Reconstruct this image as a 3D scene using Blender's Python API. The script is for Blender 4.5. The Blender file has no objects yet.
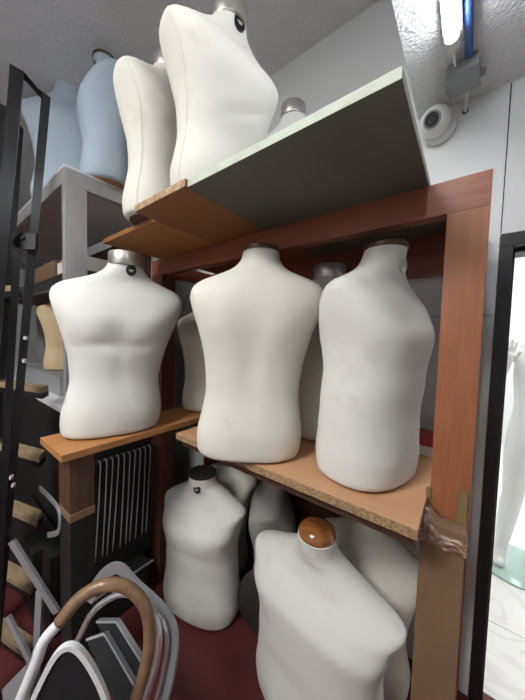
import bpy, bmesh, math, random
from mathutils import Vector, Matrix, Euler, noise
random.seed(7)
S = bpy.context.scene
COL = S.collection
PI = math.pi
# ------------------------------------------------------------------ camera maths
CZ = 1.45
FPX = 268.0
YAW, PITCH, ROLL = 0.653129095, 0.0502499780, 0.0272508134
def cam_axes():
    f0 = Vector((-math.sin(YAW), math.cos(YAW), 0)); r0 = Vector((math.cos(YAW), math.sin(YAW), 0)); u0 = Vector((0, 0, 1))
    f = f0*math.cos(PITCH)-u0*math.sin(PITCH); u = f0*math.sin(PITCH)+u0*math.cos(PITCH)
    r = r0*math.cos(ROLL)+u*math.sin(ROLL); u2 = -r0*math.sin(ROLL)+u*math.cos(ROLL)
    return r, u2, f
CR, CU, CF = cam_axes()
C0 = Vector((0, 0, CZ))
def at(x, y, X=None, Y=None, Z=None, D=None):
    """world point on the sight line of a pixel, at a given plane or depth"""
    d = CR*((x-262.5)/FPX)+CU*(-(y-350)/FPX)+CF
    if D is not None: t = D
    elif X is not None: t = X/d.x
    elif Y is not None: t = Y/d.y
    else: t = (Z-CZ)/d.z
    return C0+d*t

# ------------------------------------------------------------------ materials
def new_mat(name):
    m = bpy.data.materials.new(name); m.use_nodes = True
    nt = m.node_tree; b = nt.nodes['Principled BSDF']
    return m, nt, b
def lin(c): return tuple((v/12.92 if v <= .04045 else ((v+.055)/1.055)**2.4) for v in c)
def rgb(r, g, b): return lin((r/255, g/255, b/255))+(1,)
def mat(name, col, rough=.6, metal=0, spec=.5, var=0.0, vscale=6, bump=0, bscale=200, stretch=(1,1,1), col2=None, coat=0):
    m, nt, b = new_mat(name)
    b.inputs['Roughness'].default_value = rough; b.inputs['Metallic'].default_value = metal
    b.inputs['Specular IOR Level'].default_value = spec
    if coat: b.inputs['Coat Weight'].default_value = coat
    b.inputs['Base Color'].default_value = col
    N = nt.nodes.new; L = nt.links.new
    tc = N('ShaderNodeTexCoord'); mp = N('ShaderNodeMapping'); mp.inputs['Scale'].default_value = stretch
    L(tc.outputs['Object'], mp.inputs['Vector'])
    if var or col2:
        nz = N('ShaderNodeTexNoise'); nz.inputs['Scale'].default_value = vscale; nz.inputs['Detail'].default_value = 6
        nz.inputs['Roughness'].default_value = .62
        L(mp.outputs[0], nz.inputs['Vector'])
        rp = N('ShaderNodeValToRGB'); rp.color_ramp.elements[0].position = .32; rp.color_ramp.elements[1].position = .68
        c2 = col2 or tuple(v*(1-var) for v in col[:3])+(1,)
        rp.color_ramp.elements[0].color = c2; rp.color_ramp.elements[1].color = col
        L(nz.outputs['Fac'], rp.inputs[0]); L(rp.outputs[0], b.inputs['Base Color'])
    if bump:
        n2 = N('ShaderNodeTexNoise'); n2.inputs['Scale'].default_value = bscale; n2.inputs['Detail'].default_value = 3
        L(mp.outputs[0], n2.inputs['Vector'])
        bp = N('ShaderNodeBump'); bp.inputs['Strength'].default_value = bump; bp.inputs['Distance'].default_value = .01
        L(n2.outputs['Fac'], bp.inputs['Height']); L(bp.outputs[0], b.inputs['Normal'])
    return m
def emit(name, col, s):
    m, nt, b = new_mat(name)
    b.inputs['Base Color'].default_value = col
    b.inputs['Emission Color'].default_value = col; b.inputs['Emission Strength'].default_value = s
    return m
def fabric(name, col, stain, amt):
    """tight canvas with faint handling stains"""
    m, nt, b = new_mat(name); N = nt.nodes.new; L = nt.links.new
    b.inputs['Roughness'].default_value = .85; b.inputs['Specular IOR Level'].default_value = .2
    tc = N('ShaderNodeTexCoord')
    n1 = N('ShaderNodeTexNoise'); n1.inputs['Scale'].default_value = 5; n1.inputs['Detail'].default_value = 7; n1.inputs['Roughness'].default_value = .65
    L(tc.outputs['Object'], n1.inputs['Vector'])
    rp = N('ShaderNodeValToRGB'); rp.color_ramp.elements[0].position = .56; rp.color_ramp.elements[1].position = .82
    rp.color_ramp.elements[0].color = (0, 0, 0, 1); rp.color_ramp.elements[1].color = (amt, amt, amt, 1)
    L(n1.outputs['Fac'], rp.inputs[0])
    mx = N('ShaderNodeMix'); mx.data_type = 'RGBA'
    mx.inputs['A'].default_value = col; mx.inputs['B'].default_value = stain
    L(rp.outputs[0], mx.inputs['Factor']); L(mx.outputs['Result'], b.inputs['Base Color'])
    n2 = N('ShaderNodeTexNoise'); n2.inputs['Scale'].default_value = 420; n2.inputs['Detail'].default_value = 2
    n3 = N('ShaderNodeTexNoise'); n3.inputs['Scale'].default_value = 14; n3.inputs['Detail'].default_value = 2
    L(tc.outputs['Object'], n2.inputs['Vector']); L(tc.outputs['Object'], n3.inputs['Vector'])
    b1 = N('ShaderNodeBump'); b1.inputs['Strength'].default_value = .12; b1.inputs['Distance'].default_value = .003
    b2 = N('ShaderNodeBump'); b2.inputs['Strength'].default_value = .10; b2.inputs['Distance'].default_value = .02
    L(n3.outputs['Fac'], b2.inputs['Height']); L(n2.outputs['Fac'], b1.inputs['Height'])
    L(b2.outputs[0], b1.inputs['Normal']); L(b1.outputs[0], b.inputs['Normal'])
    return m
def chip(name):
    m, nt, b = new_mat(name); N = nt.nodes.new; L = nt.links.new
    tc = N('ShaderNodeTexCoord'); v = N('ShaderNodeTexVoronoi'); v.inputs['Scale'].default_value = 260
    L(tc.outputs['Object'], v.inputs['Vector'])
    rp = N('ShaderNodeValToRGB'); rp.color_ramp.elements[0].color = rgb(122, 96, 68); rp.color_ramp.elements[1].color = rgb(172, 144, 106)
    sep = N('ShaderNodeSeparateColor'); L(v.outputs['Color'], sep.inputs[0]); L(sep.outputs[0], rp.inputs[0])
    L(rp.outputs[0], b.inputs['Base Color']); b.inputs['Roughness'].default_value = .9
    return m
def marble(name):
    m, nt, b = new_mat(name); N = nt.nodes.new; L = nt.links.new
    tc = N('ShaderNodeTexCoord')
    n0 = N('ShaderNodeTexNoise'); n0.inputs['Scale'].default_value = 2.2; n0.inputs['Detail'].default_value = 8; n0.inputs['Distortion'].default_value = 2.2
    L(tc.outputs['Object'], n0.inputs['Vector'])
    rp = N('ShaderNodeValToRGB'); e = rp.color_ramp.elements
    e[0].position = .47; e[0].color = rgb(238, 237, 235); e[1].position = .5; e[1].color = rgb(222, 220, 218)
    e2 = rp.color_ramp.elements.new(.53); e2.color = rgb(238, 237, 235)
    L(n0.outputs['Fac'], rp.inputs[0])
    br = N('ShaderNodeTexBrick'); br.inputs['Scale'].default_value = 1.0; br.inputs['Mortar Size'].default_value = .003; br.offset = 0
    br.inputs['Brick Width'].default_value = .6; br.inputs['Row Height'].default_value = .6
    br.inputs['Mortar'].default_value = rgb(180, 178, 175)
    L(tc.outputs['Object'], br.inputs['Vector']); L(rp.outputs[0], br.inputs['Color1']); L(rp.outputs[0], br.inputs['Color2'])
    L(br.outputs['Color'], b.inputs['Base Color']); b.inputs['Roughness'].default_value = .25
    return m

M = dict(
    canvas=fabric('off_white_canvas', rgb(216, 214, 206), rgb(168, 152, 128), .5),
    canvas_cool=fabric('white_canvas', rgb(216, 217, 212), rgb(164, 158, 148), .5),
    canvas_blue=fabric('pale_blue_jersey', rgb(172, 188, 202), rgb(146, 162, 178), .3),
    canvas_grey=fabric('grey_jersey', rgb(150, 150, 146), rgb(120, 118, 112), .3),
    canvas_khaki=fabric('khaki_canvas', rgb(196, 178, 142), rgb(150, 130, 96), .4),
    cherry=mat('cherry_wood', rgb(154, 96, 62), .42, var=.0, vscale=5, stretch=(14, 14, 1.2), col2=rgb(138, 82, 50), bump=.05, bscale=30),
    cherry_x=mat('cherry_wood_beam', rgb(142, 84, 62), .42, vscale=5, stretch=(1.2, 14, 14), col2=rgb(122, 66, 46), bump=.05, bscale=30),
    cherry_dark=mat('dark_cherry_wood', rgb(110, 70, 54), .5, vscale=5, stretch=(14, 14, 1.2), col2=rgb(92, 56, 42)),
    dark_wood=mat('dark_brown_wood', rgb(92, 64, 48), .6, vscale=5, stretch=(12, 12, 1.2), col2=rgb(70, 48, 36)),
    ochre=mat('ochre_board', rgb(184, 130, 80), .5, vscale=4, stretch=(14, 1.4, 14), col2=rgb(166, 114, 66), bump=.04, bscale=40),
    ochre_dark=mat('brown_board', rgb(148, 100, 60), .55, vscale=4, stretch=(14, 1.4, 14), col2=rgb(132, 88, 52), bump=.04, bscale=40),
    peach=mat('peach_laminate', rgb(200, 154, 118), .5, vscale=3, stretch=(1.2, 10, 10), col2=rgb(190, 144, 106)),
    chip=chip('raw_chipboard'),
    worn=mat('worn_edge', rgb(196, 172, 140), .8, vscale=40, col2=rgb(130, 96, 62)),
    greyboard=mat('grey_green_board', rgb(104, 104, 94), .6, vscale=5, col2=rgb(94, 95, 86)),
    greyedge=mat('pale_green_board_edge', rgb(196, 204, 190), .6, vscale=20, col2=rgb(178, 186, 172)),
    wall=mat('white_wall_panel', rgb(226, 229, 230), .55, var=.03, vscale=2),
    ceil=mat('stucco_paint', rgb(234, 235, 237), .95, spec=.1, var=.05, vscale=25, bump=.9, bscale=95),
    redfloor=mat('red_floor_paint', rgb(96, 37, 37), .55, vscale=4, col2=rgb(78, 30, 30), bump=.05, bscale=60),
    marble=marble('marble_tile'),
    blackmetal=mat('black_painted_steel', rgb(24, 24, 28), .32, vscale=60, col2=rgb(18, 18, 20)),
    blackchip=mat('bare_scraped_paint', rgb(200, 200, 204), .5),
    blackmat=mat('matt_black', rgb(20, 19, 19), .7),
    doorblack=mat('black_door_frame', rgb(30, 30, 33), .45),
    steel=mat('brushed_steel', rgb(206, 206, 208), .38, metal=.6, vscale=8, stretch=(30, 30, 1.5), col2=rgb(188, 188, 190)),
    steel_dark=mat('dark_steel', rgb(110, 110, 112), .4, metal=1),
    chrome=mat('chrome', rgb(214, 216, 220), .18, metal=.75),
    alu=mat('aluminium', rgb(168, 171, 176), .36, metal=.45),
    silver=mat('silver_cap_metal', rgb(196, 192, 186), .34, metal=.8),
    bronze=mat('dark_bronze_cap', rgb(92, 76, 62), .4, metal=.6),
    whitepaint=mat('white_tube_paint', rgb(224, 226, 230), .35),
    tape=mat('brown_packing_tape', rgb(142, 116, 90), .3, vscale=30, col2=rgb(118, 94, 70), bump=.25, bscale=45),
    rubber=mat('black_ribbed_rubber', rgb(22, 24, 28), .75, bump=.3, bscale=300),
    knob=mat('polished_wood_knob', rgb(158, 104, 54), .25, vscale=8, stretch=(1, 6, 6), col2=rgb(116, 70, 34), coat=.4),
    card=mat('brown_cardboard', rgb(120, 96, 72), .8, vscale=3, col2=rgb(112, 88, 66)),
    olive=mat('olive_tape', rgb(120, 104, 66), .5),
    label=mat('black_label', rgb(18, 18, 20), .3),
    print_=mat('pale_print', rgb(210, 210, 210), .5),
    white_plastic=mat('white_plastic', rgb(226, 226, 222), .35),
    grey_plastic=mat('grey_plastic', rgb(150, 153, 156), .5),
    blue=mat('blue_conduit', rgb(54, 88, 150), .4),
    darkglass=mat('dark_lens', rgb(20, 20, 22), .45),
    redbox=mat('red_carton', rgb(170, 50, 52), .6),
    whitebox=mat('white_carton', rgb(214, 210, 204), .7),
    yellow=mat('yellow_plastic', rgb(214, 160, 40), .35),
    wood_tread=mat('pale_wood_tread', rgb(150, 134, 104), .6, vscale=5, stretch=(2, 14, 14), col2=rgb(124, 108, 82)),
    figure=mat('gloss_white_figure', rgb(232, 232, 230), .3),
    tube=emit('led_tube', (0.93, 0.97, 1.0, 1), 1.0),
    panel=emit('ceiling_panel_light', (1.0, 0.99, .97, 1), 1.0),
)
def glassmat():
    m, nt, b = new_mat('green_glass')
    b.inputs['Base Color'].default_value = rgb(206, 232, 224); b.inputs['Roughness'].default_value = .08
    b.inputs['Transmission Weight'].default_value = .3; b.inputs['IOR'].default_value = 1.45
    return m
M['glass'] = glassmat()
def plasticbag():
    m, nt, b = new_mat('brown_plastic_film')
    b.inputs['Base Color'].default_value = rgb(150, 122, 102); b.inputs['Roughness'].default_value = .25
    b.inputs['Transmission Weight'].default_value = .25; b.inputs['Specular IOR Level'].default_value = .7
    return m
M['film'] = plasticbag()
TUBE_S, TUBE2_S, SHOW_S = 26.0, 39.0, 9.0
M['panel2'] = emit('store_panel_light', (1.0, .98, .95, 1), TUBE2_S)
M['tube'].node_tree.nodes['Principled BSDF'].inputs['Emission Strength'].default_value = TUBE_S
M['panel'].node_tree.nodes['Principled BSDF'].inputs['Emission Strength'].default_value = SHOW_S

# ------------------------------------------------------------------ mesh helpers
def link(name, bm, material, parent=None, smooth=False):
    me = bpy.data.meshes.new(name)
    bmesh.ops.recalc_face_normals(bm, faces=bm.faces)
    bm.to_mesh(me); bm.free()
    mats = material if isinstance(material, (list, tuple)) else [material]
    for m in mats: me.materials.append(m)
    if smooth:
        for p in me.polygons: p.use_smooth = True
    o = bpy.data.objects.new(name, me); COL.objects.link(o)
    if parent: o.parent = parent
    return o
def sharp(o, ang=40):
    """smooth shading with creases kept at hard edges"""
    me = o.data
    bm = bmesh.new(); bm.from_mesh(me)
    for e in bm.edges:
        if len(e.link_faces) == 2 and e.calc_face_angle(0) > math.radians(ang): e.smooth = False
    bm.to_mesh(me); bm.free()
    for p in me.polygons: p.use_smooth = True
    return o
def tag(o, label, cat, group=None):
    o['label'] = label; o['category'] = cat
    if group: o['group'] = group
    return o
def empty(name, loc, rotz, label, cat, group=None, tilt=(0, 0)):
    o = bpy.data.objects.new(name, None); COL.objects.link(o); o.empty_display_size = .1
    o.location = loc; o.rotation_euler = (tilt[0], tilt[1], rotz)
    return tag(o, label, cat, group)
def structure(name, bm, material, parent=None, smooth=False):
    o = link(name, bm, material, parent, smooth)
    if parent is None: o['kind'] = 'structure'
    return o
def box(bm, x0, x1, y0, y1, z0, z1, bev=0, mi=0, mtx=None):
    r = bmesh.ops.create_cube(bm, size=1)
    vs = r['verts']
    bmesh.ops.scale(bm, vec=(abs(x1-x0), abs(y1-y0), abs(z1-z0)), verts=vs)
    bmesh.ops.translate(bm, vec=((x0+x1)/2, (y0+y1)/2, (z0+z1)/2), verts=vs)
    fs = set(f for v in vs for f in v.link_faces)
    for f in fs: f.material_index = mi
    if bev:
        es = set(e for v in vs for e in v.link_edges)
        rr = bmesh.ops.bevel(bm, geom=list(es), offset=bev, segments=2, affect='EDGES', profile=.6)
        vs = list(set(v for f in rr['faces'] for v in f.verts) | set(v for v in vs if v.is_valid))
        for f in rr['faces']: f.material_index = mi
    if mtx is not None: bmesh.ops.transform(bm, matrix=mtx, verts=[v for v in vs if v.is_valid])
    return bm
def bx(x0, x1, y0, y1, z0, z1, bev=0): return box(bmesh.new(), x0, x1, y0, y1, z0, z1, bev)
def smooth_path(pts, sub=6, closed=False):
    pts = [Vector(p) for p in pts]; n = len(pts); out = []
    rng = range(n if closed else n-1)
    for i in rng:
        p0 = pts[(i-1) % n] if closed or i > 0 else pts[0]*2-pts[1]
        p1 = pts[i]; p2 = pts[(i+1) % n]
        p3 = pts[(i+2) % n] if closed or i+2 < n else pts[-1]*2-pts[-2]
        for k in range(sub):
            t = k/sub
            out.append(.5*((2*p1)+(-p0+p2)*t+(2*p0-5*p1+4*p2-p3)*t*t+(-p0+3*p1-3*p2+p3)*t**3))
    if not closed: out.append(pts[-1])
    return out
def tube(bm, pts, r, n=10, closed=False, flat=None, up=None, mi=0):
    """sweep a ring along a polyline; flat=(half_w, half_t) gives a rectangular bar"""
    pts = [Vector(p) for p in pts]; m = len(pts); rings = []
    prev = None
    for i, p in enumerate(pts):
        if closed: t = (pts[(i+1) % m]-pts[i-1])
        else: t = pts[min(i+1, m-1)]-pts[max(i-1, 0)]
        t.normalize()
        if prev is None:
            ref = Vector(up) if up else (Vector((0, 0, 1)) if abs(t.z) < .9 else Vector((1, 0, 0)))
            a = (ref-t*ref.dot(t)).normalized()
        else:
            a = (prev-t*prev.dot(t)).normalized()
        prev = a; b = t.cross(a)
        k = 1.0
        if not closed and 0 < i < m-1:
            c = (pts[i+1]-pts[i]).normalized().dot((pts[i]-pts[i-1]).normalized())
            k = 1/max(.6, math.sqrt(max(.1, (1+c)/2)))
        ring = []
        if flat:
            for sx, sy in ((1, 1), (-1, 1), (-1, -1), (1, -1)):
                ring.append(bm.verts.new(p+a*sx*flat[0]*k+b*sy*flat[1]))
        else:
            rr = r[i] if isinstance(r, (list, tuple)) else r
            for q in range(n):
                w = 2*PI*q/n
                ring.append(bm.verts.new(p+(a*math.cos(w)+b*math.sin(w))*rr))
        rings.append(ring)
    nn = len(rings[0])
    for i in range(m if closed else m-1):
        A, B = rings[i], rings[(i+1) % m]
        for q in range(nn):
            f = bm.faces.new((A[q], A[(q+1) % nn], B[(q+1) % nn], B[q])); f.material_index = mi
    if not closed:
        bm.faces.new(rings[0][::-1]).material_index = mi; bm.faces.new(rings[-1]).material_index = mi
    return bm
def lathe(bm, prof, n=32, c=(0, 0), mi=0, axis='z', mtx=None):
    rings = []; new = []
    for r, z in prof:
        ring = []
        for q in range(n):
            w = 2*PI*q/n
            v = bm.verts.new((c[0]+r*math.cos(w), c[1]+r*math.sin(w), z)); ring.append(v); new.append(v)
        rings.append(ring)
    for A, B in zip(rings, rings[1:]):
        for q in range(n):
            bm.faces.new((A[q], A[(q+1) % n], B[(q+1) % n], B[q])).material_index = mi
    bm.faces.new(rings[0][::-1]).material_index = mi; bm.faces.new(rings[-1]).material_index = mi
    if mtx is not None: bmesh.ops.transform(bm, matrix=mtx, verts=new)
    return bm
def prism(bm, pts, normal, th, mi=0):
    """extrude a flat outline by th along normal"""
    nrm = Vector(normal).normalized()*th
    a = [bm.verts.new(Vector(p)) for p in pts]; b = [bm.verts.new(Vector(p)+nrm) for p in pts]
    bm.faces.new(a[::-1]).material_index = mi; bm.faces.new(b).material_index = mi
    n = len(a)
    for i in range(n): bm.faces.new((a[i], a[(i+1) % n], b[(i+1) % n], b[i])).material_index = mi
    return bm
def interp(tab, z):
    """smooth (monotone cubic style) interpolation of rows (z, v...)"""
    if z <= tab[0][0]: return tab[0][1:]
    if z >= tab[-1][0]: return tab[-1][1:]
    for i in range(len(tab)-1):
        if tab[i][0] <= z <= tab[i+1][0]:
            z0, z1 = tab[i][0], tab[i+1][0]; h = z1-z0; t = (z-z0)/h; out = []
            for k in range(1, len(tab[0])):
                def slope(j):
                    if j <= 0 or j >= len(tab)-1: return 0.0 if j > 0 else (tab[1][k]-tab[0][k])/(tab[1][0]-tab[0][0])
                    d0 = (tab[j][k]-tab[j-1][k])/(tab[j][0]-tab[j-1][0]); d1 = (tab[j+1][k]-tab[j][k])/(tab[j+1][0]-tab[j][0])
                    return 0.0 if d0*d1 <= 0 else 2*d0*d1/(d0+d1)
                m0, m1 = slope(i), slope(i+1); v0, v1 = tab[i][k], tab[i+1][k]
                out.append((2*t**3-3*t*t+1)*v0+(t**3-2*t*t+t)*h*m0+(-2*t**3+3*t*t)*v1+(t**3-t*t)*h*m1)
            return out

# ------------------------------------------------------------------ torso forms
#         z     halfw  front  back  shift  expo
MALE = [(0.000, .158, .100, .100, .000, 2.5),
        (0.006, .168, .108, .108, .000, 2.5),
        (0.020, .174, .113, .112, .000, 2.5),
        (0.070, .178, .116, .114, .000, 2.5),
        (0.140, .168, .109, .106, .000, 2.45),
        (0.215, .158, .102, .096, .000, 2.4),
        (0.300, .164, .112, .100, .000, 2.4),
        (0.380, .178, .122, .112, .000, 2.7),
        (0.440, .194, .126, .120, .000, 3.0),
        (0.490, .210, .118, .121, .003, 3.2),
        (0.530, .220, .104, .114, .008, 3.1),
        (0.556, .221, .090, .104, .012, 2.6),
        (0.575, .212, .080, .094, .014, 2.3),
        (0.590, .194, .074, .087, .014, 2.15),
        (0.603, .165, .070, .080, .013, 2.05),
        (0.616, .133, .068, .075, .010, 2.0),
        (0.630, .104, .066, .071, .006, 2.0),
        (0.648, .081, .064, .067, .000, 2.0),
        (0.670, .068, .062, .063, -.004, 2.0),
        (0.700, .063, .060, .060, -.008, 2.0)]
# the same form with long sloping shoulders that end in a point
SLOPE = [r for r in MALE if r[0] < .48]+[
        (0.500, .205, .106, .116, .003, 2.9), (0.524, .219, .094, .106, .006, 2.6), (0.539, .223, .086, .098, .008, 2.4),
        (0.552, .214, .080, .092, .010, 2.25), (0.574, .184, .074, .086, .011, 2.1), (0.597, .150, .070, .080, .011, 2.0),
        (0.617, .118, .068, .075, .009, 2.0), (0.636, .090, .069, .074, .003, 2.0), (0.652, .076, .069, .071, .000, 2.0),
        (0.668, .070, .068, .068, -.005, 2.0), (0.700, .068, .067, .067, -.008, 2.0)]
def torso_bm(H=.72, W=1.0, T=1.0, pec=.012, belly=.0, n=72, m=84, crease=0.0, lean=0.0, hip=0.0, tab=MALE, xl=0.0, fill=0.0):
    k = H/.72
    bm = bmesh.new(); rings = []
    zs = [0, .003, .006, .012]+[.02+i*(.53-.02)/44 for i in range(45)]+[.53+(i+1)*(.70-.53)/34 for i in range(34)]
    for z in zs:
        a, f, b, s, e = interp(tab, z)
        q = max(0, min(1, (z-.52)/.13)); q = q*q*(3-2*q); a *= (W+(1-W)*q)*(1+hip*max(0, min(1, (.40-z)/.2)))
        q = max(0, min(1, (z-.40)/.13)); q = q*q*(3-2*q); tq = T+(1-T)*q; f *= tq; b *= tq
        q = 1+fill*math.exp(-((z-.235)/.10)**2); a *= q; f *= q; b *= q
        ring = []
        for q in range(n):
            w = 2*PI*q/n; c, sn = math.cos(w), math.sin(w)
            x = a*math.copysign(abs(c)**(2/e), c)
            dd = b if sn > 0 else f
            y = dd*math.copysign(abs(sn)**(2/e), sn)
            if sn < 0:
                fr = abs(sn)**.7
                for sx in (-1, 1):
                    g = math.exp(-((x-sx*.085*W)/.062)**2-((z-.425)/.055)**2)
                    y -= pec*g*fr
                    y += pec*.8*math.exp(-((x-sx*.07*W)/.06)**2-((z-.352)/.02)**2)*fr
                y += pec*.6*math.exp(-(x/.018)**2-((z-.40)/.07)**2)*fr
                y += pec*.35*math.exp(-(x/.015)**2-((z-.25)/.09)**2)*fr
                y -= belly*math.exp(-(x/.09)**2-((z-.16)/.08)**2)*fr
                if crease: y += crease*math.exp(-((z-.30-x*.5)/.014)**2)*math.exp(-((x-.03)/.08)**2)*fr
            else:
                y -= .010*math.exp(-(x/.03)**2-((z-.36)/.13)**2)*abs(sn)
                for sx in (-1, 1):
                    y += .008*math.exp(-((x-sx*.09)/.05)**2-((z-.46)/.06)**2)*abs(sn)
            ring.append(bm.verts.new(((x+xl*z)*k, (y+s+lean*max(0, z-.2))*k, z*k)))
        rings.append(ring)
    for A, B in zip(rings, rings[1:]):
        for q in range(n): bm.faces.new((A[q], A[(q+1) % n], B[(q+1) % n], B[q]))
    bm.faces.new(rings[0][::-1]); bm.faces.new(rings[-1])
    return bm, k
def torso(loc, face, label, fab='canvas', cap='silver', H=.72, W=1.0, T=1.0, pec=.012, belly=0, crease=0, tilt=(0, 0), badge=True, group=None, lean=0.0, badge_print=True, seam=False, base='dark_wood', hip=0.0, tab=MALE, xl=0.0, fill=0.0, badge_mat='label'):
    rz = math.atan2(face[0], -face[1])
    r = empty('torso_form', loc, rz, label, 'mannequin', group, tilt)
    bm, k = torso_bm(H, W, T, pec, belly, crease=crease, lean=lean, hip=hip, tab=tab, xl=xl, fill=fill)
    body = link('body', bm, M[fab], r, True); sharp(body, 55)
    # thin hardboard plate closing the bottom, set a little inside the cloth
    b = bmesh.new(); pr = []
    for q in range(48):
        w = 2*PI*q/48; c, s = math.cos(w), math.sin(w)
        pr.append(((.150*W*math.copysign(abs(c)**.8, c))*k, (.094*T*math.copysign(abs(s)**.8, s))*k, 0))
    prism(b, [(x, y, -.004) for x, y, z in pr], (0, 0, 1), .006)
    link('base_plate', b, M[base], r)
    yo = (-.008+lean*.5)*k; xo = xl*.70*k; zt = .70*k
    b = bmesh.new()
    if cap == 'silver':
        lathe(b, [(.0665*k, zt-.033), (.0675*k, zt-.031), (.0675*k, zt+.018), (.065*k, zt+.022), (.030*k, zt+.0235)], 40, (xo, yo))
        link('neck_cap', b, M['silver'], r, True); sharp(r.children[-1])
    elif cap == 'bronze' or cap == 'black':
        lathe(b, [((.0635 if tab is MALE else .0685)*k, zt-.004), ((.0645 if tab is MALE else .0692)*k, zt-.002), ((.0640 if tab is MALE else .0685)*k, zt+.010), (.060*k, zt+.014), (.02*k, zt+.015)], 40, (xo, yo))
        link('neck_cap', b, M['bronze' if cap == 'bronze' else 'blackmat'], r, True); sharp(r.children[-1])
    elif cap == 'knob':
        lathe(b, [(.068*k, zt-.004), (.0685*k, zt+.002)], 40, (xo, yo))
        link('neck_ring', b, M['canvas_cool'], r, True)
        b = bmesh.new()
        lathe(b, [(.065*k, zt+.002), (.0665*k, zt+.007), (.0655*k, zt+.016), (.060*k, zt+.028), (.048*k, zt+.039), (.030*k, zt+.046), (.010*k, zt+.0485)], 40, (xo, yo))
        link('neck_knob', b, M['knob'], r, True)
    if badge:
        bf = interp(tab, .648); by = bf[3]+lean*.448-bf[1]
        mtx = Matrix.Translation((xo+.010*k, (by+.0005)*k, zt-.052*k)) @ Euler((PI/2, 0, 0)).to_matrix().to_4x4() @ Matrix.Diagonal((1, 1.15, 1, 1))
        b = bmesh.new(); lathe(b, [(.020, -.004), (.020, .0015), (.018, .0024)], 24, mtx=mtx)
        bd = link('label', b, M[badge_mat], r, True); sharp(bd)
        if badge_print:
            b = bmesh.new()
            box(b, -.009, .009, -.002, .001, .0022, .0032, mtx=mtx); box(b, -.006, .006, -.006, -.004, .0022, .0032, mtx=mtx)
            link('print', b, M['print_'], bd)
    if seam:
        for sx in (-1, 1):
            b = bmesh.new(); pts = []
            for i in range(30):
                z = .01+i*(.545-.01)/29
                a, f, bb, s, e = interp(MALE, z)
                w = math.radians(14+6*math.sin(i/29*PI))
                c, sn = math.cos(w), math.sin(w)
                q = max(0, min(1, (z-.40)/.13)); q = q*q*(3-2*q); tq = T+(1-T)*q
                pts.append((sx*a*W*abs(c)**(2/e)*k*1.003, (-f*tq*abs(sn)**(2/e)+s+lean*max(0, z-.2))*k*1.003, z*k))
            tube(b, pts, .0016, 6); link('seam', b, M[fab], r, True)
    return r

# ------------------------------------------------------------------ the room
YW = 1.35; ZC = 2.40; XS = -.22; ZH = 3.02
XL, XR, YB = -7.0, 1.6, -2.3
DX0, DX1, DZ = .112, .95, 1.80
structure('floor', bx(XL, XR, YB, YW+.06, -.05, 0), M['redfloor'])
bm = bmesh.new()
box(bm, XS, XR, YB, YW+.12, ZC, ZC+.10)
box(bm, XL, XS, YB, YW+.12, ZH, ZH+.10)
box(bm, XS, XS+.08, YB, YW+.12, ZC+.10, ZH+.10)
structure('ceiling', bm, M['ceil'])
bm = bmesh.new()
box(bm, XL, DX0, YW, YW+.12, 0, ZH); box(bm, DX0, DX1, YW, YW+.12, DZ, ZH); box(bm, DX1, XR, YW, YW+.12, 0, ZH)
structure('wall_back', bm, M['wall'])
structure('wall_left', bx(XL-.1, XL, YB, YW+.12, 0, ZH), M['wall'])
structure('wall_right', bx(XR, XR+.1, YB, YW+.12, 0, ZC), M['wall'])
structure('wall_front', bx(XL, XR, YB-.1, YB, 0, ZH), M['wall'])
# seam between two wall panels above the door
structure('trim_1', bx(.0745, .0775, YW-.0015, YW+.001, 1.86, ZC-.003), M['blackmat'])
# door frame
bm = bmesh.new()
box(bm, .074, .112, YW-.035, YW+.13, 0, DZ, .002); box(bm, .074, .99, YW-.035, YW+.13, DZ-.045+.045, DZ+.047, .002); box(bm, .95, .99, YW-.035, YW+.13, 0, DZ, .002)
d = structure('door_1', bm, M['doorblack'])
bm = bmesh.new()
box(bm, .112, .122, YW+.02, YW+.11, 0, DZ-.0, .001); box(bm, .112, .95, YW+.02, YW+.11, DZ-.012, DZ, .001)
link('door_stop', bm, M['doorblack'], d)
# showroom beyond the doorway
structure('floor.001', bx(-1.2, 3.4, YW+.06, 5.0, -.05, 0.0), M['marble'])
structure('wall_showroom_back', bx(-1.2, 3.4, 5.0, 5.1, 0, 2.8), M['wall'])
structure('wall_showroom_left', bx(-1.3, -1.2, YW+.12, 5.1, 0, 2.8), M['wall'])
structure('wall_showroom_right', bx(3.4, 3.5, YW+.12, 5.1, 0, 2.8), M['wall'])
structure('ceiling.001', bx(-1.2, 3.4, YW+.12, 5.0, 2.8, 2.9), M['wall'])
for i, (px, py) in enumerate(((.9, 2.4), (.9, 3.8))):
    l = empty('ceiling_light', (px, py, 2.795), 0, ('flat square ceiling light in the bright showroom nearest the doorway', 'flat square ceiling light at the far end of the bright showroom')[i], 'light', 'showroom ceiling lights')
    link('frame', box(bmesh.new(), -.62, .62, -.62, .62, -.03, .004, .004), M['white_plastic'], l)
    link('diffuser', bx(-.6, .6, -.6, .6, -.034, -.0305), M['panel'], l)

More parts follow.
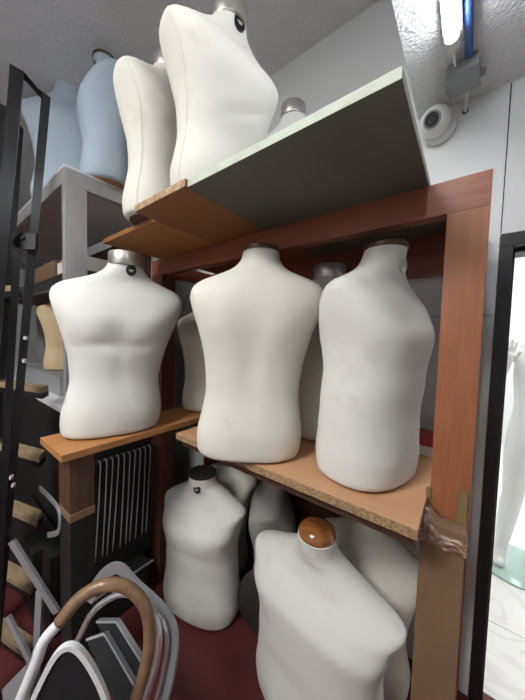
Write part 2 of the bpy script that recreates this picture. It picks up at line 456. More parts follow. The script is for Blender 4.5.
# ------------------------------------------------------------------ cabinet frame
YF = .85
cab = empty('shelving_frame', (-.70, 1.08, 0), 0, 'tall reddish cherry wood shelving frame with a thick top beam', 'shelving')
def cp(name, bm, m):
    bmesh.ops.translate(bm, vec=(.70, -1.08, 0), verts=bm.verts)
    return link(name, bm, m, cab)
ZB0, ZB1 = 1.780, 1.865
cp('post', bx(-.061, .026, YF, YF+.04, 0, ZB0, .0015), M['cherry'])
cp('post', bx(-1.47, -1.365, YF, YF+.085, 0, ZB0, .0015), M['cherry_dark'])
cp('post', bx(-.061, .026, 1.26, 1.30, 0, ZB0, .0015), M['cherry'])
cp('post', bx(-1.47, -1.365, 1.26, 1.33, 0, ZB0, .0015), M['cherry'])
cp('top_beam', bx(-1.47, .026, YF, YF+.04, ZB0, ZB1, .0015), M['cherry_x'])
cp('back_beam', bx(-1.47, .026, 1.26, 1.30, ZB0-.07, ZB1, .0015), M['cherry_x'])
cp('side_rail', bx(-.061, -.021, YF+.04, 1.26, ZB0+.01, ZB1-.0045, .0015), M['cherry_x'])
cp('side_rail', bx(-1.47, -1.43, YF+.085, 1.26, ZB0+.01, ZB1, .0015), M['cherry_x'])
cp('corner_panel', bx(-.1045, -.0, YF+.0405, 1.259, ZB1-.004, ZB1, 0), M['greyboard'])
cp('back_panel', bx(-1.365, -.40, 1.335, 1.347, .02, ZB0-.0, 0), M['dark_wood'])
cp('shelf_rail', bx(-1.365, -.061, .93, .965, .945, 1.004, .0015), M['dark_wood'])
cp('shelf_rail', bx(-1.365, -.061, 1.21, 1.245, .945, 1.004, .0015), M['dark_wood'])
cp('shelf_rail', bx(-.966, -.075, .705, .735, .965, 1.004, .0015), M['dark_wood'])

# ------------------------------------------------------------------ loose boards
def board(label, x0, x1, y0, y1, z0, z1, m, edge=None, faces=('front',), bev=.0012):
    bm = bmesh.new(); box(bm, x0, x1, y0, y1, z0, z1, bev)
    if edge:
        bm.normal_update()
        for f in bm.faces:
            if ('front' in faces and f.normal.y < -.8) or ('right' in faces and f.normal.x > .8) or ('left' in faces and f.normal.x < -.8): f.material_index = 1
    o = link('shelf_board', bm, [M[m], M[edge]] if edge else M[m])
    return tag(o, label, 'shelf')
board('wide peach laminate shelf board with raw chipboard edge below the two large torsos', -.966, -.067, .672, 1.255, 1.0045, 1.030, 'peach', 'chip')
board('narrow orange wood shelf board under the torso with silver neck cap', -1.315, -1.066, .295, 1.10, 1.005, 1.030, 'ochre')
board('grey green top board with pale edge jutting out over the frame', -.652, -.105, .483, 1.305, ZB1+.001, ZB1+.021, 'greyboard', 'greyedge', ('front', 'right', 'left'))
board('brown wooden top board with worn front edge left of the grey board', -.935, -.654, .475, 1.305, ZB1+.001, ZB1+.023, 'ochre_dark', 'worn')
board('orange brown top board at the far left end of the frame', -1.385, -.937, .555, 1.305, ZB1+.001, ZB1+.021, 'ochre', 'ochre_dark')

# ------------------------------------------------------------------ torsos on shelves
ZS = 1.0345
torso((-1.207, .522, ZS), (.94, -.33), 'white male torso form with silver neck cap on the narrow orange board', 'canvas_cool', 'silver', H=.75, W=1.10, hip=-.07, pec=.010, xl=.07)
torso((-.618, .738, ZS), (-.57, .82), 'white torso form turned back to us in the middle of the peach shelf', 'canvas', 'bronze', H=.735, W=1.03, pec=.0, badge=False, xl=-.04)
torso((-.243, .88, ZS), (.96, -.29), 'white torso form turned right on the peach shelf beside the right post', 'canvas_cool', 'bronze', H=.705, W=.88, T=1.16, pec=.002, belly=.006, hip=.08, lean=-.05, fill=.13, badge_mat='silver', badge_print=False)
torso((-.48, 1.08, ZS), (.3, -.95), 'cream torso form with silver cap half hidden between the two peach shelf torsos', 'canvas', 'silver', H=.715, W=.9, pec=0, badge=False)
torso((-1.17, 1.02, ZS), (.57, -.82), 'cream torso form half hidden behind the middle one at the end of the orange board', 'canvas', 'silver', H=.62, W=.9, pec=0, badge=False)
ZT = ZB1+.0265
torso((-.70, .655, ZT), (.976, -.197), 'largest white torso form on top, with navel crease and silver cap', 'canvas', 'silver', H=.60, W=1.14, T=1.08, pec=.003, crease=.014, seam=True, lean=-.07)
torso((-1.03, .645, ZT), (.98, .15), 'cream torso form seen edge-on at the left end of the top boards', 'canvas', 'silver', H=.635, W=1.0, pec=.004, T=1.1, lean=-.04, seam=True, badge=False)
torso((-.71, 1.12, ZT), (.3, -.95), 'white torso form with silver cap peeping over the grey top board', 'canvas_cool', 'silver', H=.63, W=.95, pec=0, badge=False)

# torsos on the floor under the shelf
torso((-1.075, .92, .005), (.25, -.96), 'white male torso form with black neck cap standing on the red floor', 'canvas_cool', 'black', H=.74, W=1.06, pec=.005, hip=.13, tab=SLOPE, T=1.1, fill=.08)
torso((-.405, .90, .005), (-.10, -.99), 'white torso form with round wooden neck knob in front on the floor', 'canvas_cool', 'knob', H=.74, W=1.34, tab=SLOPE, hip=.06, fill=.10, pec=.0, badge=False)
torso((-.315, 1.19, .005), (-.02, -.99), 'white torso form in shade behind the one with the big wooden knob', 'canvas', 'knob', H=.70, W=1.16, T=.9, tab=SLOPE, pec=0, badge=False)
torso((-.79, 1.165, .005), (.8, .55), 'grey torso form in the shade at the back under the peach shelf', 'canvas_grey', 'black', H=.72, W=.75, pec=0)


# ------------------------------------------------------------------ steel rack at the left with pale blue torsos on top
RX0, RX1, RY0, RY1 = -4.3, -1.60, .465, 1.04
RT = 2.262
rk = empty('steel_rack', (-2.17, .75, 0), 0, 'brushed steel frame rack with dark lower cabinet behind the black ladder', 'rack')
def rp_(name, bm, m, sm=False):
    bmesh.ops.translate(bm, vec=(2.17, -.75, 0), verts=bm.verts)
    return link(name, bm, m, rk, sm)
for x in (RX1-.035, RX0):
    for y in (RY0, RY1-.10):
        rp_('post', bx(x, x+.035, y, y+.10, 1.045, RT-.085, .002), M['steel'])
rp_('side_rail', bx(RX1-.035, RX1, RY0, RY1, RT-.085, RT-.012, .002), M['steel'])
rp_('side_rail', bx(RX0, RX0+.035, RY0, RY1, RT-.085, RT-.012, .002), M['steel'])
rp_('front_rail', bx(RX0+.036, RX1-.036, RY0, RY0+.03, RT-.085, RT-.012, .002), M['steel'])
rp_('top_panel', bx(RX0, RX1, RY0, RY1, RT-.011, RT, .001), M['whitepaint'])
rp_('middle_shelf', bx(RX0+.036, RX1-.036, RY0+.06, RY1-.02, 1.755, 1.78, .001), M['dark_wood'])
rp_('shelf_rail', bx(RX0+.036, RX1-.036, RY0+.03, RY0+.058, 1.69, 1.754, .002), M['steel_dark'])
rp_('lower_shelf', bx(RX0, RX1, RY0, RY1, 1.018, 1.044, .002), M['whitepaint'])
cabn = rp_('lower_cabinet', bx(RX0+.02, RX1-.015, RY0+.015, RY1, 0.0, 1.017, .002), M['blackmat'])
rp_('back_panel', bx(RX0, RX1, RY1+.001, RY1+.012, 1.045, RT-.09, 0), M['dark_wood'])  # added dark sheet, hides the lit wall so the rack interior stays dark

torso((-1.69, .70, RT+.005), (-.25, -.95), 'pale blue torso form on the steel rack with dark badge on its neck', 'canvas_blue', 'bronze', H=.71, W=.9, T=1.15, pec=.0, base='ochre')
torso((-2.16, .66, RT+.005), (.8, -.6), 'pale blue torso form on the steel rack seen through the black ladder rails', 'canvas_blue', 'bronze', H=.79, W=1.05, pec=.006, badge=False)
bb = link('flat_carton', bx(-2.75, -1.98, .545, .88, 1.0445, 1.165, .003), M['grey_plastic']); tag(bb, 'flat grey carton under the khaki torso inside the steel rack', 'box')
torso((-2.38, .70, 1.1695), (.9, -.3), 'khaki torso form standing on a grey carton inside the steel rack', 'canvas_khaki', 'silver', H=.56, W=1.0, pec=0, badge=False)
for z0, z1, x0, x1, m, lb in ((1.781, 1.90, -2.62, -2.12, 'card', 'brown carton lying on the middle shelf of the steel rack, left one'), (1.781, 1.87, -2.06, -1.70, 'whitebox', 'pale carton on the middle shelf of the steel rack next to its post')):
    o = link('carton', bx(x0, x1, .56, .86, z0, z1, .003), M[m]); tag(o, lb, 'box')

# ------------------------------------------------------------------ black ladder
lad = empty('ladder', (-1.42, .26, 0), 0, 'black scuffed metal ladder with pale wooden treads and looped handrails', 'ladder')
def lp(name, bm, m, par=None, sm=False):
    bmesh.ops.translate(bm, vec=(1.42, -.26, 0), verts=bm.verts)
    return link(name, bm, m, par or lad, sm)
def ext(a, b, z=0.0):
    """carry the line a-b on to height z"""
    t = (z-a.z)/(b.z-a.z); return a+(b-a)*t
def loopbar(tl, tr, l2, r2, hw=.017, ht=.011):
    bm = bmesh.new()
    tube(bm, [ext(tl, l2, .0), tl, tr, ext(tr, r2, .0)], 0, flat=(ht, hw), up=(.2, 1, 0)); return bm
upB = Vector((.956, .29, 0)); inB = Vector((-.86, .51, 0))
A1, A2 = at(17, 71, D=.96), at(46, 98, D=1.03)
lp('handrail', loopbar(A1, A2, at(2, 250, D=.96), at(26, 320, D=1.03)), M['blackmetal'])
B1, B2 = at(5, 108, D=1.18), at(20, 130, D=1.26)
lp('handrail', loopbar(B1, B2, at(-3, 250, D=1.18), at(9, 280, D=1.26)), M['blackmetal'])
bm = bmesh.new(); q1, q2 = at(17, 252, D=1.015), at(7, 430, D=1.0)
tube(bm, [q1, ext(q1, q2, 0)], 0, flat=(.011, .015), up=(.2, 1, 0)); lp('rail', bm, M['blackmetal'])
q1, q2 = at(-120, 252, D=1.25), at(-128, 430, D=1.25)
bm = bmesh.new(); tube(bm, [q1, ext(q1, q2, 0)], 0, flat=(.011, .015), up=(.2, 1, 0)); lp('rail', bm, M['blackmetal'])
# pivot bracket
pts = [at(x, y, D=.992) for x, y in ((9, 243), (21, 232), (36, 233), (35, 249), (20, 249))]
bm = bmesh.new(); prism(bm, pts, CF, .012); br = lp('bracket', bm, M['blackmetal'])
c = at(23, 238, D=.990); mt = Matrix.Translation(c) @ (-CF).to_track_quat('Z', 'Y').to_matrix().to_4x4()
bm = bmesh.new(); lathe(bm, [(.0075, -.003), (.007, .003), (.004, .005)], 14, mtx=mt); lp('bolt', bm, M['blackmat'], br, True)
# scraped patches of bare paint
for (x, y, d) in ((23, 361, 1.006), (12, 486, 1.0), (10, 478, .998), (24, 338, 1.006)):
    p = at(x, y, D=d-.0155); bm = bmesh.new()
    prism(bm, [p+CR*(dx*.0035)+CU*(dz*.0045) for dx, dz in ((-1, -.6), (-.2, -1.6), (.9, -.9), (.5, .2), (1, 1.1), (-.1, 1.7), (-.8, .7))], CF, .012); lp('scuff', bm, M['blackchip'])
for (x, y) in ((14, 285), (42, 388), (39, 457), (36, 521), (31, 590), (27, 655)):
    p = at(x, y, D=1.09)
    mtx = Matrix.Translation(p) @ Matrix(((upB.x, inB.x, 0), (upB.y, inB.y, 0), (0, 0, 1))).to_4x4()
    bm = bmesh.new(); box(bm, -.40, 0, 0, .07, -.024, 0, .002, mtx=mtx); t = lp('tread', bm, M['wood_tread'])
    bm = bmesh.new(); box(bm, -.40, .001, -.001, .071, -.046, -.025, .001, mtx=mtx); lp('tread_bracket', bm, M['blackmetal'], t)

o = link('shade_block', bx(-1.60, -1.475, .36, .83, 0, .40, .004), M['blackmat']); tag(o, 'added black block standing in for shade on the floor between the steel rack and the hook rack', 'shade_block')  # made-up black block, stands in for the shadow over the red floor
o = link('shade_block', bx(-2.3, -1.63, .33, .455, 0, .36, .004), M['blackmat']); tag(o, 'added black block standing in for shade in front of the steel rack behind the ladder', 'shade_block')  # second made-up block, darkens the shaded corner behind the ladder
# ------------------------------------------------------------------ support post under the narrow board
sp = empty('support_post', (-1.15, .36, 0), 0, 'dark brown post with black lower half under the narrow orange board', 'post')
link('brown_sleeve', bx(-.055, .06, -.035, .045, .795, 1.004, .003), M['dark_wood'], sp)
bm = bmesh.new(); box(bm, -.056, .0615, -.0365, .0465, .765, .797, .003); link('tape_band', bm, M['tape'], sp)
link('black_base', bx(-.054, .059, -.034, .044, 0, .77, .002), M['blackmat'], sp)
bm = bmesh.new()
tube(bm, smooth_path([at(x, y, Y=.3215) for x, y in ((40, 488), (50, 498), (57, 507), (60, 520), (58, 532), (48, 535))], 5), 0, flat=(.010, .0025), up=(0, 0, 1))
o = link('metal_hook', bm, M['alu']); tag(o, 'bent grey metal strip hanging left of the dark brown post', 'hook')

# ------------------------------------------------------------------ black rack of long hooks between the posts
hr = empty('hook_rack', (-1.40, .64, 0), 0, 'low black rack holding long thin wire rods behind the brown post', 'rack')
link('back_panel', bx(-.045, -.03, -.19, .19, .19, .985, .001), M['blackmat'], hr)
link('base_box', bx(-.06, .062, -.19, .13, 0, .195, .002), M['blackmat'], hr)
link('silver_trim', bx(.063, .069, -.19, .15, .180, .190, .001), M['steel'], hr)
link('hook_bar', box(bmesh.new(), -.03, .012, -.19, .19, .802, .814, .002), M['blackmat'], hr)
def hook_bm():
    b = bmesh.new()
    pts = [(.012, .004, -.022), (.017, .004, -.004), (.010, .003, .009), (.0, .002, .012), (-.004, 0, .006)]
    pts = smooth_path([(.034, -.030, -.46), (.027, -.012, -.22), (.022, 0, -.03), (.017, .002, .004), (.008, .003, .0125), (-.004, .003, .0125)], 5)
    tube(b, pts, .003, 6); return b
h0 = None
for i in range(12):
    loc = (-1.400, .480+i*.0285, .814-.0080)
    if h0 is None:
        h0 = link('wire_rod', hook_bm(), M['alu'], None, True)
        o = h0; tag(o, 'long thin wire rod hooked on the black rack behind the brown post', 'rod', 'wire rods hooked on the black rack')
    else:
        o = h0.copy(); COL.objects.link(o)
    o.location = (loc[0], loc[1], loc[2])
    o.rotation_euler = (-.012*math.sin(i*1.7), 0, 0)

# ------------------------------------------------------------------ things on the floor at the back
bm = bmesh.new()
dm = Matrix.Translation((-.718, 1.008, .155)) @ Euler((math.radians(78), 0, math.radians(12))).to_matrix().to_4x4()
lathe(bm, [(.138, -.003), (.146, -.001), (.146, .003), (.138, .006), (.02, .008)], 48, mtx=dm)
o = link('round_base', bm, M['steel_dark'], None, True); sharp(o); tag(o, 'round dark metal base plate leaning behind the torso with wooden knob', 'base plate')
torso((-1.16, 1.205, .005), (.05, -.99), 'cream torso form in shade just behind the black capped one', 'canvas', 'silver', H=.70, W=.85, T=.72, pec=0, badge=False)
yb = empty('bottle', (-.068, 1.06, 0), 0, 'small yellow plastic bottle on the floor beside the cardboard sleeve', 'bottle')
bm = bmesh.new(); lathe(bm, [(.020, 0), (.024, .004), (.024, .11), (.020, .13), (.011, .142), (.011, .148)], 24); link('bottle_body', bm, M['yellow'], yb, True)
bm = bmesh.new(); lathe(bm, [(.013, .148), (.013, .166), (.010, .170)], 20); link('bottle_cap', bm, M['card'], yb, True)
for z0, z1, m, lb in ((1.0305, 1.066, 'whitebox', 'white carton at the back of the peach shelf under the red one'), (1.0665, 1.10, 'redbox', 'red carton on top of the white one at the back of the peach shelf')):
    o = link('carton', bx(-.20, -.075, 1.13, 1.235, z0, z1, .002), M[m]); tag(o, lb, 'box')

# ------------------------------------------------------------------ cardboard sleeve on the right post
cs = empty('cardboard_sleeve', (-.025, .82, 0), 0, 'tall brown cardboard sleeve standing in front of the right post', 'cardboard')
bm = bmesh.new(); box(bm, -.049, .046, -.022, .026, 0, .985, .002); link('sleeve', bm, M['card'], cs)
bm = bmesh.new(); box(bm, -.045, -.034, .0245, .029, .985, 1.052, .0006); link('tape_flap', bm, M['olive'], cs)
bm = bmesh.new(); box(bm, .024, .046, .0245, .029, .985, 1.070, .0006); box(bm, .024, .047, .0240, .0242, 1.069, 1.0725); link('tape_flap', bm, M['olive'], cs)
bm = bmesh.new()
nx, nz = 34, 18; grid = []
for i in range(nx+1):
    row = []
    for j in range(nz+1):
        u, v = i/nx, j/nz
        x = -.052+u*.101
        zt = .935+.075*v-.040*u*(v)+.008*math.sin(u*9)*v
        y = -.0265-.010*abs(noise.noise(Vector((u*4+v*5, v*3-u*3, 1.7))))*1.6-.004*abs(noise.noise(Vector((u*12, v*9+u*8, 5))))
        if v > .55: y += .048*((v-.55)/.45)**1.2
        row.append(bm.verts.new((x, y, zt)))
    grid.append(row)
for i in range(nx):
    for j in range(nz): bm.faces.new((grid[i][j], grid[i+1][j], grid[i+1][j+1], grid[i][j+1]))
pf = link('plastic_film', bm, M['film'], cs, True)
md = pf.modifiers.new('thick', 'SOLIDIFY'); md.thickness = .0006

# ------------------------------------------------------------------ camera dome, junction box, conduit, cables on the ceiling
cm = empty('security_camera', (-.150, 1.285, 2.322), 0, 'white dome security camera on the wall under the low ceiling', 'camera')
mt = Euler((-PI/2, 0, 0)).to_matrix().to_4x4()
bm = bmesh.new(); lathe(bm, [(.052, .0645), (.055, .055), (.053, .035), (.040, .028)], 36, mtx=mt); bmesh.ops.translate(bm, vec=(.012, 0, -.006), verts=bm.verts); link('mount', bm, M['white_plastic'], cm, True); sharp(cm.children[-1])
bm = bmesh.new(); bmesh.ops.create_uvsphere(bm, u_segments=36, v_segments=24, radius=.054); bl = link('ball', bm, M['white_plastic'], cm, True)
ld = (Vector((-.02, -.1, CZ+.35))-Vector((-.150, 1.285, 2.322))); ld = (ld.normalized()-CR*.30-CU*.08).normalized()
mt = ld.to_track_quat('Z', 'Y').to_matrix().to_4x4()
bm = bmesh.new(); lathe(bm, [(.030, .044), (.031, .047), (.029, .0492), (.025, .0492), (.0245, .0475), (.005, .0475)], 32, mtx=mt); link('lens_ring', bm, M['grey_plastic'], cm, True); sharp(cm.children[-1])
bm = bmesh.new(); lathe(bm, [(.0240, .0475), (.0238, .0535), (.0215, .0545), (.021, .0535), (.0165, .0535), (.016, .0548), (.011, .0550), (.0105, .0542), (.006, .0545), (.003, .0565)], 32, mtx=mt); link('lens', bm, M['darkglass'], cm, True)
jb = empty('junction_box', (-.062, 1.19, ZC), math.radians(-3), 'grey plastic junction box on the low ceiling', 'junction box')
link('box_body', bx(-.043, .046, -.050, .052, -.040, -.001, .006), M['grey_plastic'], jb)
link('lid', bx(-.045, .048, -.052, .054, -.046, -.0405, .003), M['grey_plastic'], jb)
for x, y in ((.051, .02), (-.048, .03)):
    bm = bmesh.new(); lathe(bm, [(.012, -.006), (.012, .006), (.009, .010)], 16, mtx=Matrix.Translation((x, y, -.026)) @ Euler((0, PI/2 if x > 0 else -PI/2, 0)).to_matrix().to_4x4()); link('cable_gland', bm, M['grey_plastic'], jb, True)
bm = bmesh.new(); tube(bm, [(-.047, -.9, ZC-.014), (-.047, 1.128, ZC-.014)], .011, 16)
o = link('conduit', bm, M['blue'], None, True); sharp(o); tag(o, 'blue conduit pipe running along the ceiling to the grey junction box', 'pipe')
bm = bmesh.new(); tube(bm, smooth_path([(-.085, 1.031, ZC-.047), (-.083, 1.09, ZC-.036), (-.082, 1.13, ZC-.024)], 6), .004, 8)
o = link('lamp_cable', bm, M['white_plastic'], None, True); tag(o, 'thin white cable between the tube lamp and the junction box', 'cable')
bm = bmesh.new(); tube(bm, smooth_path([(-.055, 1.256, ZC-.024), (-.055, 1.30, ZC-.028), (-.056, 1.335, ZC-.036), (-.056, 1.349, ZC-.040)], 6), .006, 10)
o = link('cable', bm, M['white_plastic'], None, True); tag(o, 'white cable from the junction box into a hole in the wall', 'cable')
bm = bmesh.new(); lathe(bm, [(.010, -.0006), (.010, .0006)], 20, mtx=Matrix.Translation((-.056, 1.3495, ZC-.040)) @ Euler((PI/2, 0, 0)).to_matrix().to_4x4())
structure('trim_3', bm, M['blackmat'])
structure('trim_2', bx(-.40, .07, YW-.001, YW+.001, 1.553, 1.556), M['grey_plastic'])

# ------------------------------------------------------------------ step stools, lower left
st = empty('step_stool', (-.80, .22, 0), 0, 'white folding step stool with tan taped hoop handle and black step', 'stool')
def sl(name, bm, m, par=None, sm=True, root=None):
    r = root or st
    bmesh.ops.translate(bm, vec=-r.location, verts=bm.verts)
    return link(name, bm, m, par or r, sm)
hp = [(20, 702, .66), (36, 663, .672), (44, 641, .68), (60, 622, .69), (80, 598, .705), (105, 585, .72), (128, 588, .735), (145, 606, .742), (150, 635, .742), (146, 665, .735), (135, 702, .72)]
P3 = [at(x, y, D=d) for x, y, d in hp]
full = smooth_path(P3, 8)
i3 = 3*8
bm = bmesh.new(); tube(bm, full[i3:], .0165, 16); sl('handle_tape', bm, M['tape'])
foot = ext(full[1], full[0], 0.012)
bm = bmesh.new(); tube(bm, [foot]+full[:i3+1], .0135, 16); sl('leg', bm, M['whitepaint'])
d = (full[-1]-full[-3]).normalized(); lowr = full[-1]+d*.10
footr = Vector((lowr.x-.04, lowr.y-.06, .012))
bm = bmesh.new(); tube(bm, [full[-1]-d*.005, lowr, footr], .0135, 16); sl('leg', bm, M['whitepaint'])
# black top step with a white rim, tipped up
pad = [(18, 735, .60), (34, 697, .612), (50, 665, .622), (60, 652, .628), (70, 648, .634), (80, 653, .640), (92, 670, .645), (104, 697, .648), (114, 735, .648)]
PP = [at(x, y, D=dd) for x, y, dd in pad]
c1, c2 = PP[-1], PP[0]; dn = ((PP[0]-PP[2]).normalized()+(PP[-1]-PP[-3]).normalized()).normalized()
PPs = smooth_path(PP, 5)
outl = PPs+[c1+dn*.07, c2+dn*.07]
nrm = (outl[5]-outl[25]).cross(outl[15]-outl[-1]).normalized()
if nrm.dot(CF) < 0: nrm = -nrm
ctr = sum(outl, Vector())/len(outl)
plan = [p-nrm*(p-ctr).dot(nrm) for p in outl]
bm = bmesh.new(); prism(bm, [ctr+(p-ctr)*.97 for p in plan], nrm, .010); sl('step_pad', bm, M['rubber'], sm=False)
bm = bmesh.new(); tube(bm, [p+nrm*.004 for p in plan], 0, closed=True, flat=(.0075, .0055), up=nrm); sl('step_rim', bm, M['whitepaint'], sm=False)
bm = bmesh.new(); a = ctr-dn*.03+nrm*.012; tube(bm, [a, Vector((a.x-.10, a.y+.12, .012))], .011, 12); sl('rear_leg', bm, M['whitepaint'])
bm = bmesh.new(); prism(bm, [at(x, y, D=.665) for x, y in ((63, 668), (68, 660), (71, 668), (66, 684), (61, 686))], CF, .014); sl('hinge', bm, M['whitepaint'], sm=False)

s2 = empty('chrome_stool', (-.87, .45, 0), 0, 'chrome and aluminium folding step stool with black treads beside the torso', 'stool')
ol = [(88, 600, .99), (103, 576, .99), (119, 568, .985), (136, 585, .965), (160, 607, .93), (171, 624, .91), (173, 645, .895), (169, 676, .88), (160, 710, .865)]
Q = smooth_path([at(*p[:2], D=p[2]) for p in ol], 6)
q0 = ext(Q[-5], Q[-1], .01)
bm = bmesh.new(); tube(bm, Q+[q0], 0, flat=(.006, .020), up=CF); sl('outer_frame', bm, M['alu'], root=s2, sm=False); sharp(s2.children[-1])
il = [(70, 655, .93), (80, 636, .935), (92, 613, .94), (107, 600, .94), (122, 594, .935), (139, 598, .91), (153, 612, .89), (159, 632, .875), (157, 660, .86), (148, 690, .85), (141, 712, .84)]
Q2 = smooth_path([at(*p[:2], D=p[2]) for p in il], 6)
bm = bmesh.new(); tube(bm, [ext(Q2[5], Q2[0], .01)]+Q2+[ext(Q2[-5], Q2[-1], .01)], .0105, 14); sl('hoop', bm, M['chrome'], root=s2)
il2 = [(152, 606, .915), (163, 622, .895), (167, 645, .885), (162, 676, .872), (153, 712, .86)]
Q3 = smooth_path([at(*p[:2], D=p[2]) for p in il2], 6)
bm = bmesh.new(); tube(bm, Q3+[ext(Q3[-5], Q3[-1], .01)], .008, 12); sl('stay', bm, M['chrome'], root=s2)
def tread2(quad, th, name):
    pts = [at(x, y, D=d) for x, y, d in quad]
    n = (pts[1]-pts[0]).cross(pts[3]-pts[0]).normalized()
    if n.dot(CF) < 0: n = -n
    bm = bmesh.new(); prism(bm, pts, n, th); t = sl(name, bm, M['rubber'], root=s2, sm=False)
    for a, b in ((0, 1), (1, 2)):
        bm = bmesh.new(); tube(bm, [pts[a]+n*th*.5, pts[b]+n*th*.5], 0, flat=(th*.55, .003), up=n); sl('edge_strip', bm, M['alu'], t, sm=False, root=s2)
tread2([(86, 640, .90), (104, 634, .90), (142, 700, .83), (120, 712, .80)], .02, 'step')
tread2([(96, 622, .935), (116, 622, .93), (150, 676, .875), (132, 690, .86)], .02, 'step')

al = empty('aluminium_stand', (-1.30, .26, 0), 0, 'dull aluminium folding stand leaning in the dark corner below the ladder', 'stand')
for nm, a, b, w in (('leg', (12, 541, 1.0), (57, 612, 1.02), .012), ('brace', (8, 616, .99), (34, 668, .98), .008), ('leg', (40, 590, 1.03), (35, 690, 1.01), .012)):
    pa, pb = at(a[0], a[1], D=a[2]), at(b[0], b[1], D=b[2])
    pb2 = pb
    bm = bmesh.new(); tube(bm, [pa, pb2], 0, flat=(.006, w), up=CF); sl(nm, bm, M['alu'], root=al, sm=False)
pts = [at(x, y, D=.97) for x, y in ((2, 690), (24, 668), (34, 676), (26, 712), (4, 716))]
bm = bmesh.new(); prism(bm, pts, CF, .012); sl('foot_plate', bm, M['grey_plastic'], root=al, sm=False)

# ------------------------------------------------------------------ showroom mannequin on a glass disc
GB = Vector((.315, 2.36, 0))
gb = bmesh.new(); lathe(gb, [(.205, .001), (.21, .003), (.21, .011), (.205, .013)], 64); 
mnq = empty('mannequin', GB, 0, 'glossy white full figure mannequin on a round glass base through the doorway', 'mannequin')
link('glass_base', gb, M['glass'], mnq, True); sharp(mnq.children[-1])
V = []; Ed = []; Rr = []
def node(p, r, par=None):
    V.append(p); Rr.append(r)
    if par is not None: Ed.append((par, len(V)-1))
    return len(V)-1
pel = node((.05, .06, .90), (.125, .095))
wst = node((.05, .06, 1.06), (.105, .08), pel); chs = node((.05, .05, 1.25), (.135, .10), wst); sh = node((.05, .06, 1.38), (.10, .07), chs)
nk = node((.05, .06, 1.49), (.05, .05), sh); hd = node((.05, .04, 1.58), (.07, .08), nk); hd2 = node((.05, .04, 1.69), (.075, .09), hd); node((.05, .05, 1.76), (.045, .05), hd2)
# near leg (image left) and rear leg
k1 = node((-.02, -.005, .80), (.082, .085), pel); k2 = node((-.035, -.03, .49), (.055, .058), k1); k2b = node((-.05, -.02, .36), (.054, .058), k2); k3 = node((-.075, -.02, .11), (.034, .036), k2b); k4 = node((-.080, -.06, .045), (.035, .03), k3); node((-.085, -.115, .030), (.030, .018), k4)
m1 = node((.13, .08, .80), (.082, .085), pel); m2 = node((.14, .07, .49), (.055, .058), m1); m2b = node((.12, .09, .36), (.054, .058), m2); m3 = node((.10, .12, .11), (.034, .036), m2b); m4 = node((.10, .08, .045), (.035, .03), m3); node((.10, .02, .030), (.030, .018), m4)
for s in (-1, 1):
    a1 = node((.05+s*.17, .06, 1.37), (.05, .05), sh)
    if s < 0: a2 = node((-.16, .02, 1.16), (.04, .04), a1); a3 = node((-.11, -.05, 1.33), (.028, .026), a2); hx = (-.105, -.06, 1.37)
    else: a2 = node((.27, .05, 1.12), (.04, .04), a1); a3 = node((.28, .0, .90), (.028, .026), a2); hx = (.28, -.01, .86)
    a4 = node(hx, (.034, .018), a3)
    up = 1 if s < 0 else -1
    for i, (dx, ln) in enumerate(((-.027, .07), (-.010, .082), (.008, .078), (.025, .062))):
        f1 = node((hx[0]+dx, hx[1]-.01, hx[2]+up*.045), (.009, .009), a4)
        node((hx[0]+dx*1.2, hx[1]-.03, hx[2]+up*(.03+ln)), (.007, .007), f1)
    t1 = node((hx[0]+.038, hx[1]-.02, hx[2]+up*.005), (.010, .010), a4); node((hx[0]+.05, hx[1]-.035, hx[2]+up*.035), (.008, .008), t1)
me = bpy.data.meshes.new('figure'); me.from_pydata(V, Ed, []); me.update(); me.materials.append(M['figure'])
fo = bpy.data.objects.new('figure', me); COL.objects.link(fo); fo.parent = mnq
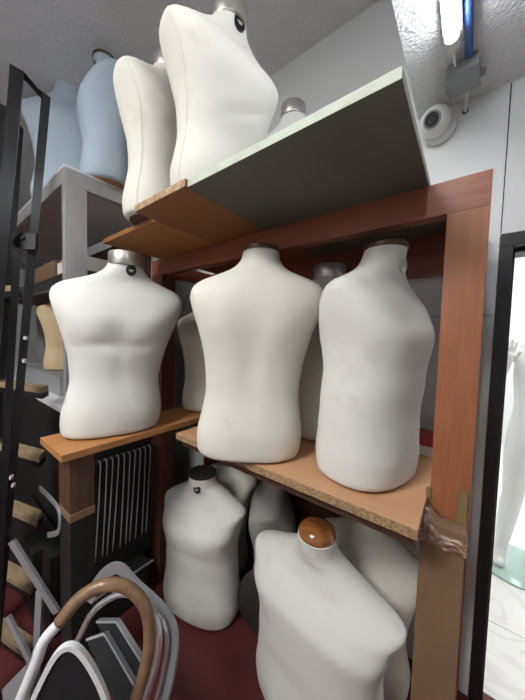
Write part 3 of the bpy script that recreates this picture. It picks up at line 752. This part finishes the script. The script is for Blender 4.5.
sk = fo.modifiers.new('skin', 'SKIN'); sk.use_smooth_shade = True
for i, v in enumerate(me.skin_vertices[0].data): v.radius = Rr[i]; v.use_root = (i == 0)
sb = fo.modifiers.new('sub', 'SUBSURF'); sb.levels = 2; sb.render_levels = 2

# ------------------------------------------------------------------ lights
for (px, py, pz, lb) in ((-.9, -1.3, ZH, 'square ceiling light on the high ceiling above the ladder'),):
    l = empty('ceiling_light', (px, py, pz-.005), 0, lb, 'light')
    link('frame', bx(-.42, .42, -.42, .42, -.03, .004, .004), M['white_plastic'], l)
    link('diffuser', bx(-.4, .4, -.4, .4, -.034, -.0305), M['panel2'], l)
lamp = empty('tube_lamp', (-.085, 0, ZC), 0, 'bright white tube lamp running along the low ceiling', 'lamp')
link('housing', bx(-.024, .024, -.16, 1.03, -.030, -.001, .003), M['white_plastic'], lamp)
b = bmesh.new(); tube(b, [(0, -.13, -.047), (0, .995, -.047)], .017, 16); link('light_tube', b, M['tube'], lamp, True); sharp(lamp.children[-1])
b = bmesh.new(); tube(b, [(0, .995, -.047), (0, 1.03, -.047)], .0185, 16); sharp(link('end_cap', b, M['white_plastic'], lamp))
b = bmesh.new(); tube(b, [(0, -.16, -.047), (0, -.13, -.047)], .0185, 16); sharp(link('end_cap', b, M['white_plastic'], lamp))

# ------------------------------------------------------------------ camera, world, view
cd = bpy.data.cameras.new('camera'); co = bpy.data.objects.new('camera', cd); COL.objects.link(co)
cd.sensor_fit = 'HORIZONTAL'; cd.sensor_width = 36; cd.lens = FPX*36/525; cd.clip_start = .02
mw = Matrix((CR, CU, -CF)).transposed().to_4x4(); mw.translation = C0
co.matrix_world = mw
S.camera = co
w = bpy.data.worlds.new('world'); S.world = w; w.use_nodes = True
w.node_tree.nodes['Background'].inputs[0].default_value = (.8, .9, 1, 1); w.node_tree.nodes['Background'].inputs[1].default_value = .1
S.view_settings.view_transform = 'Standard'; S.view_settings.look = 'None'
S.view_settings.exposure = 0.08; S.view_settings.gamma = 1.0
S.view_settings.use_curve_mapping = False
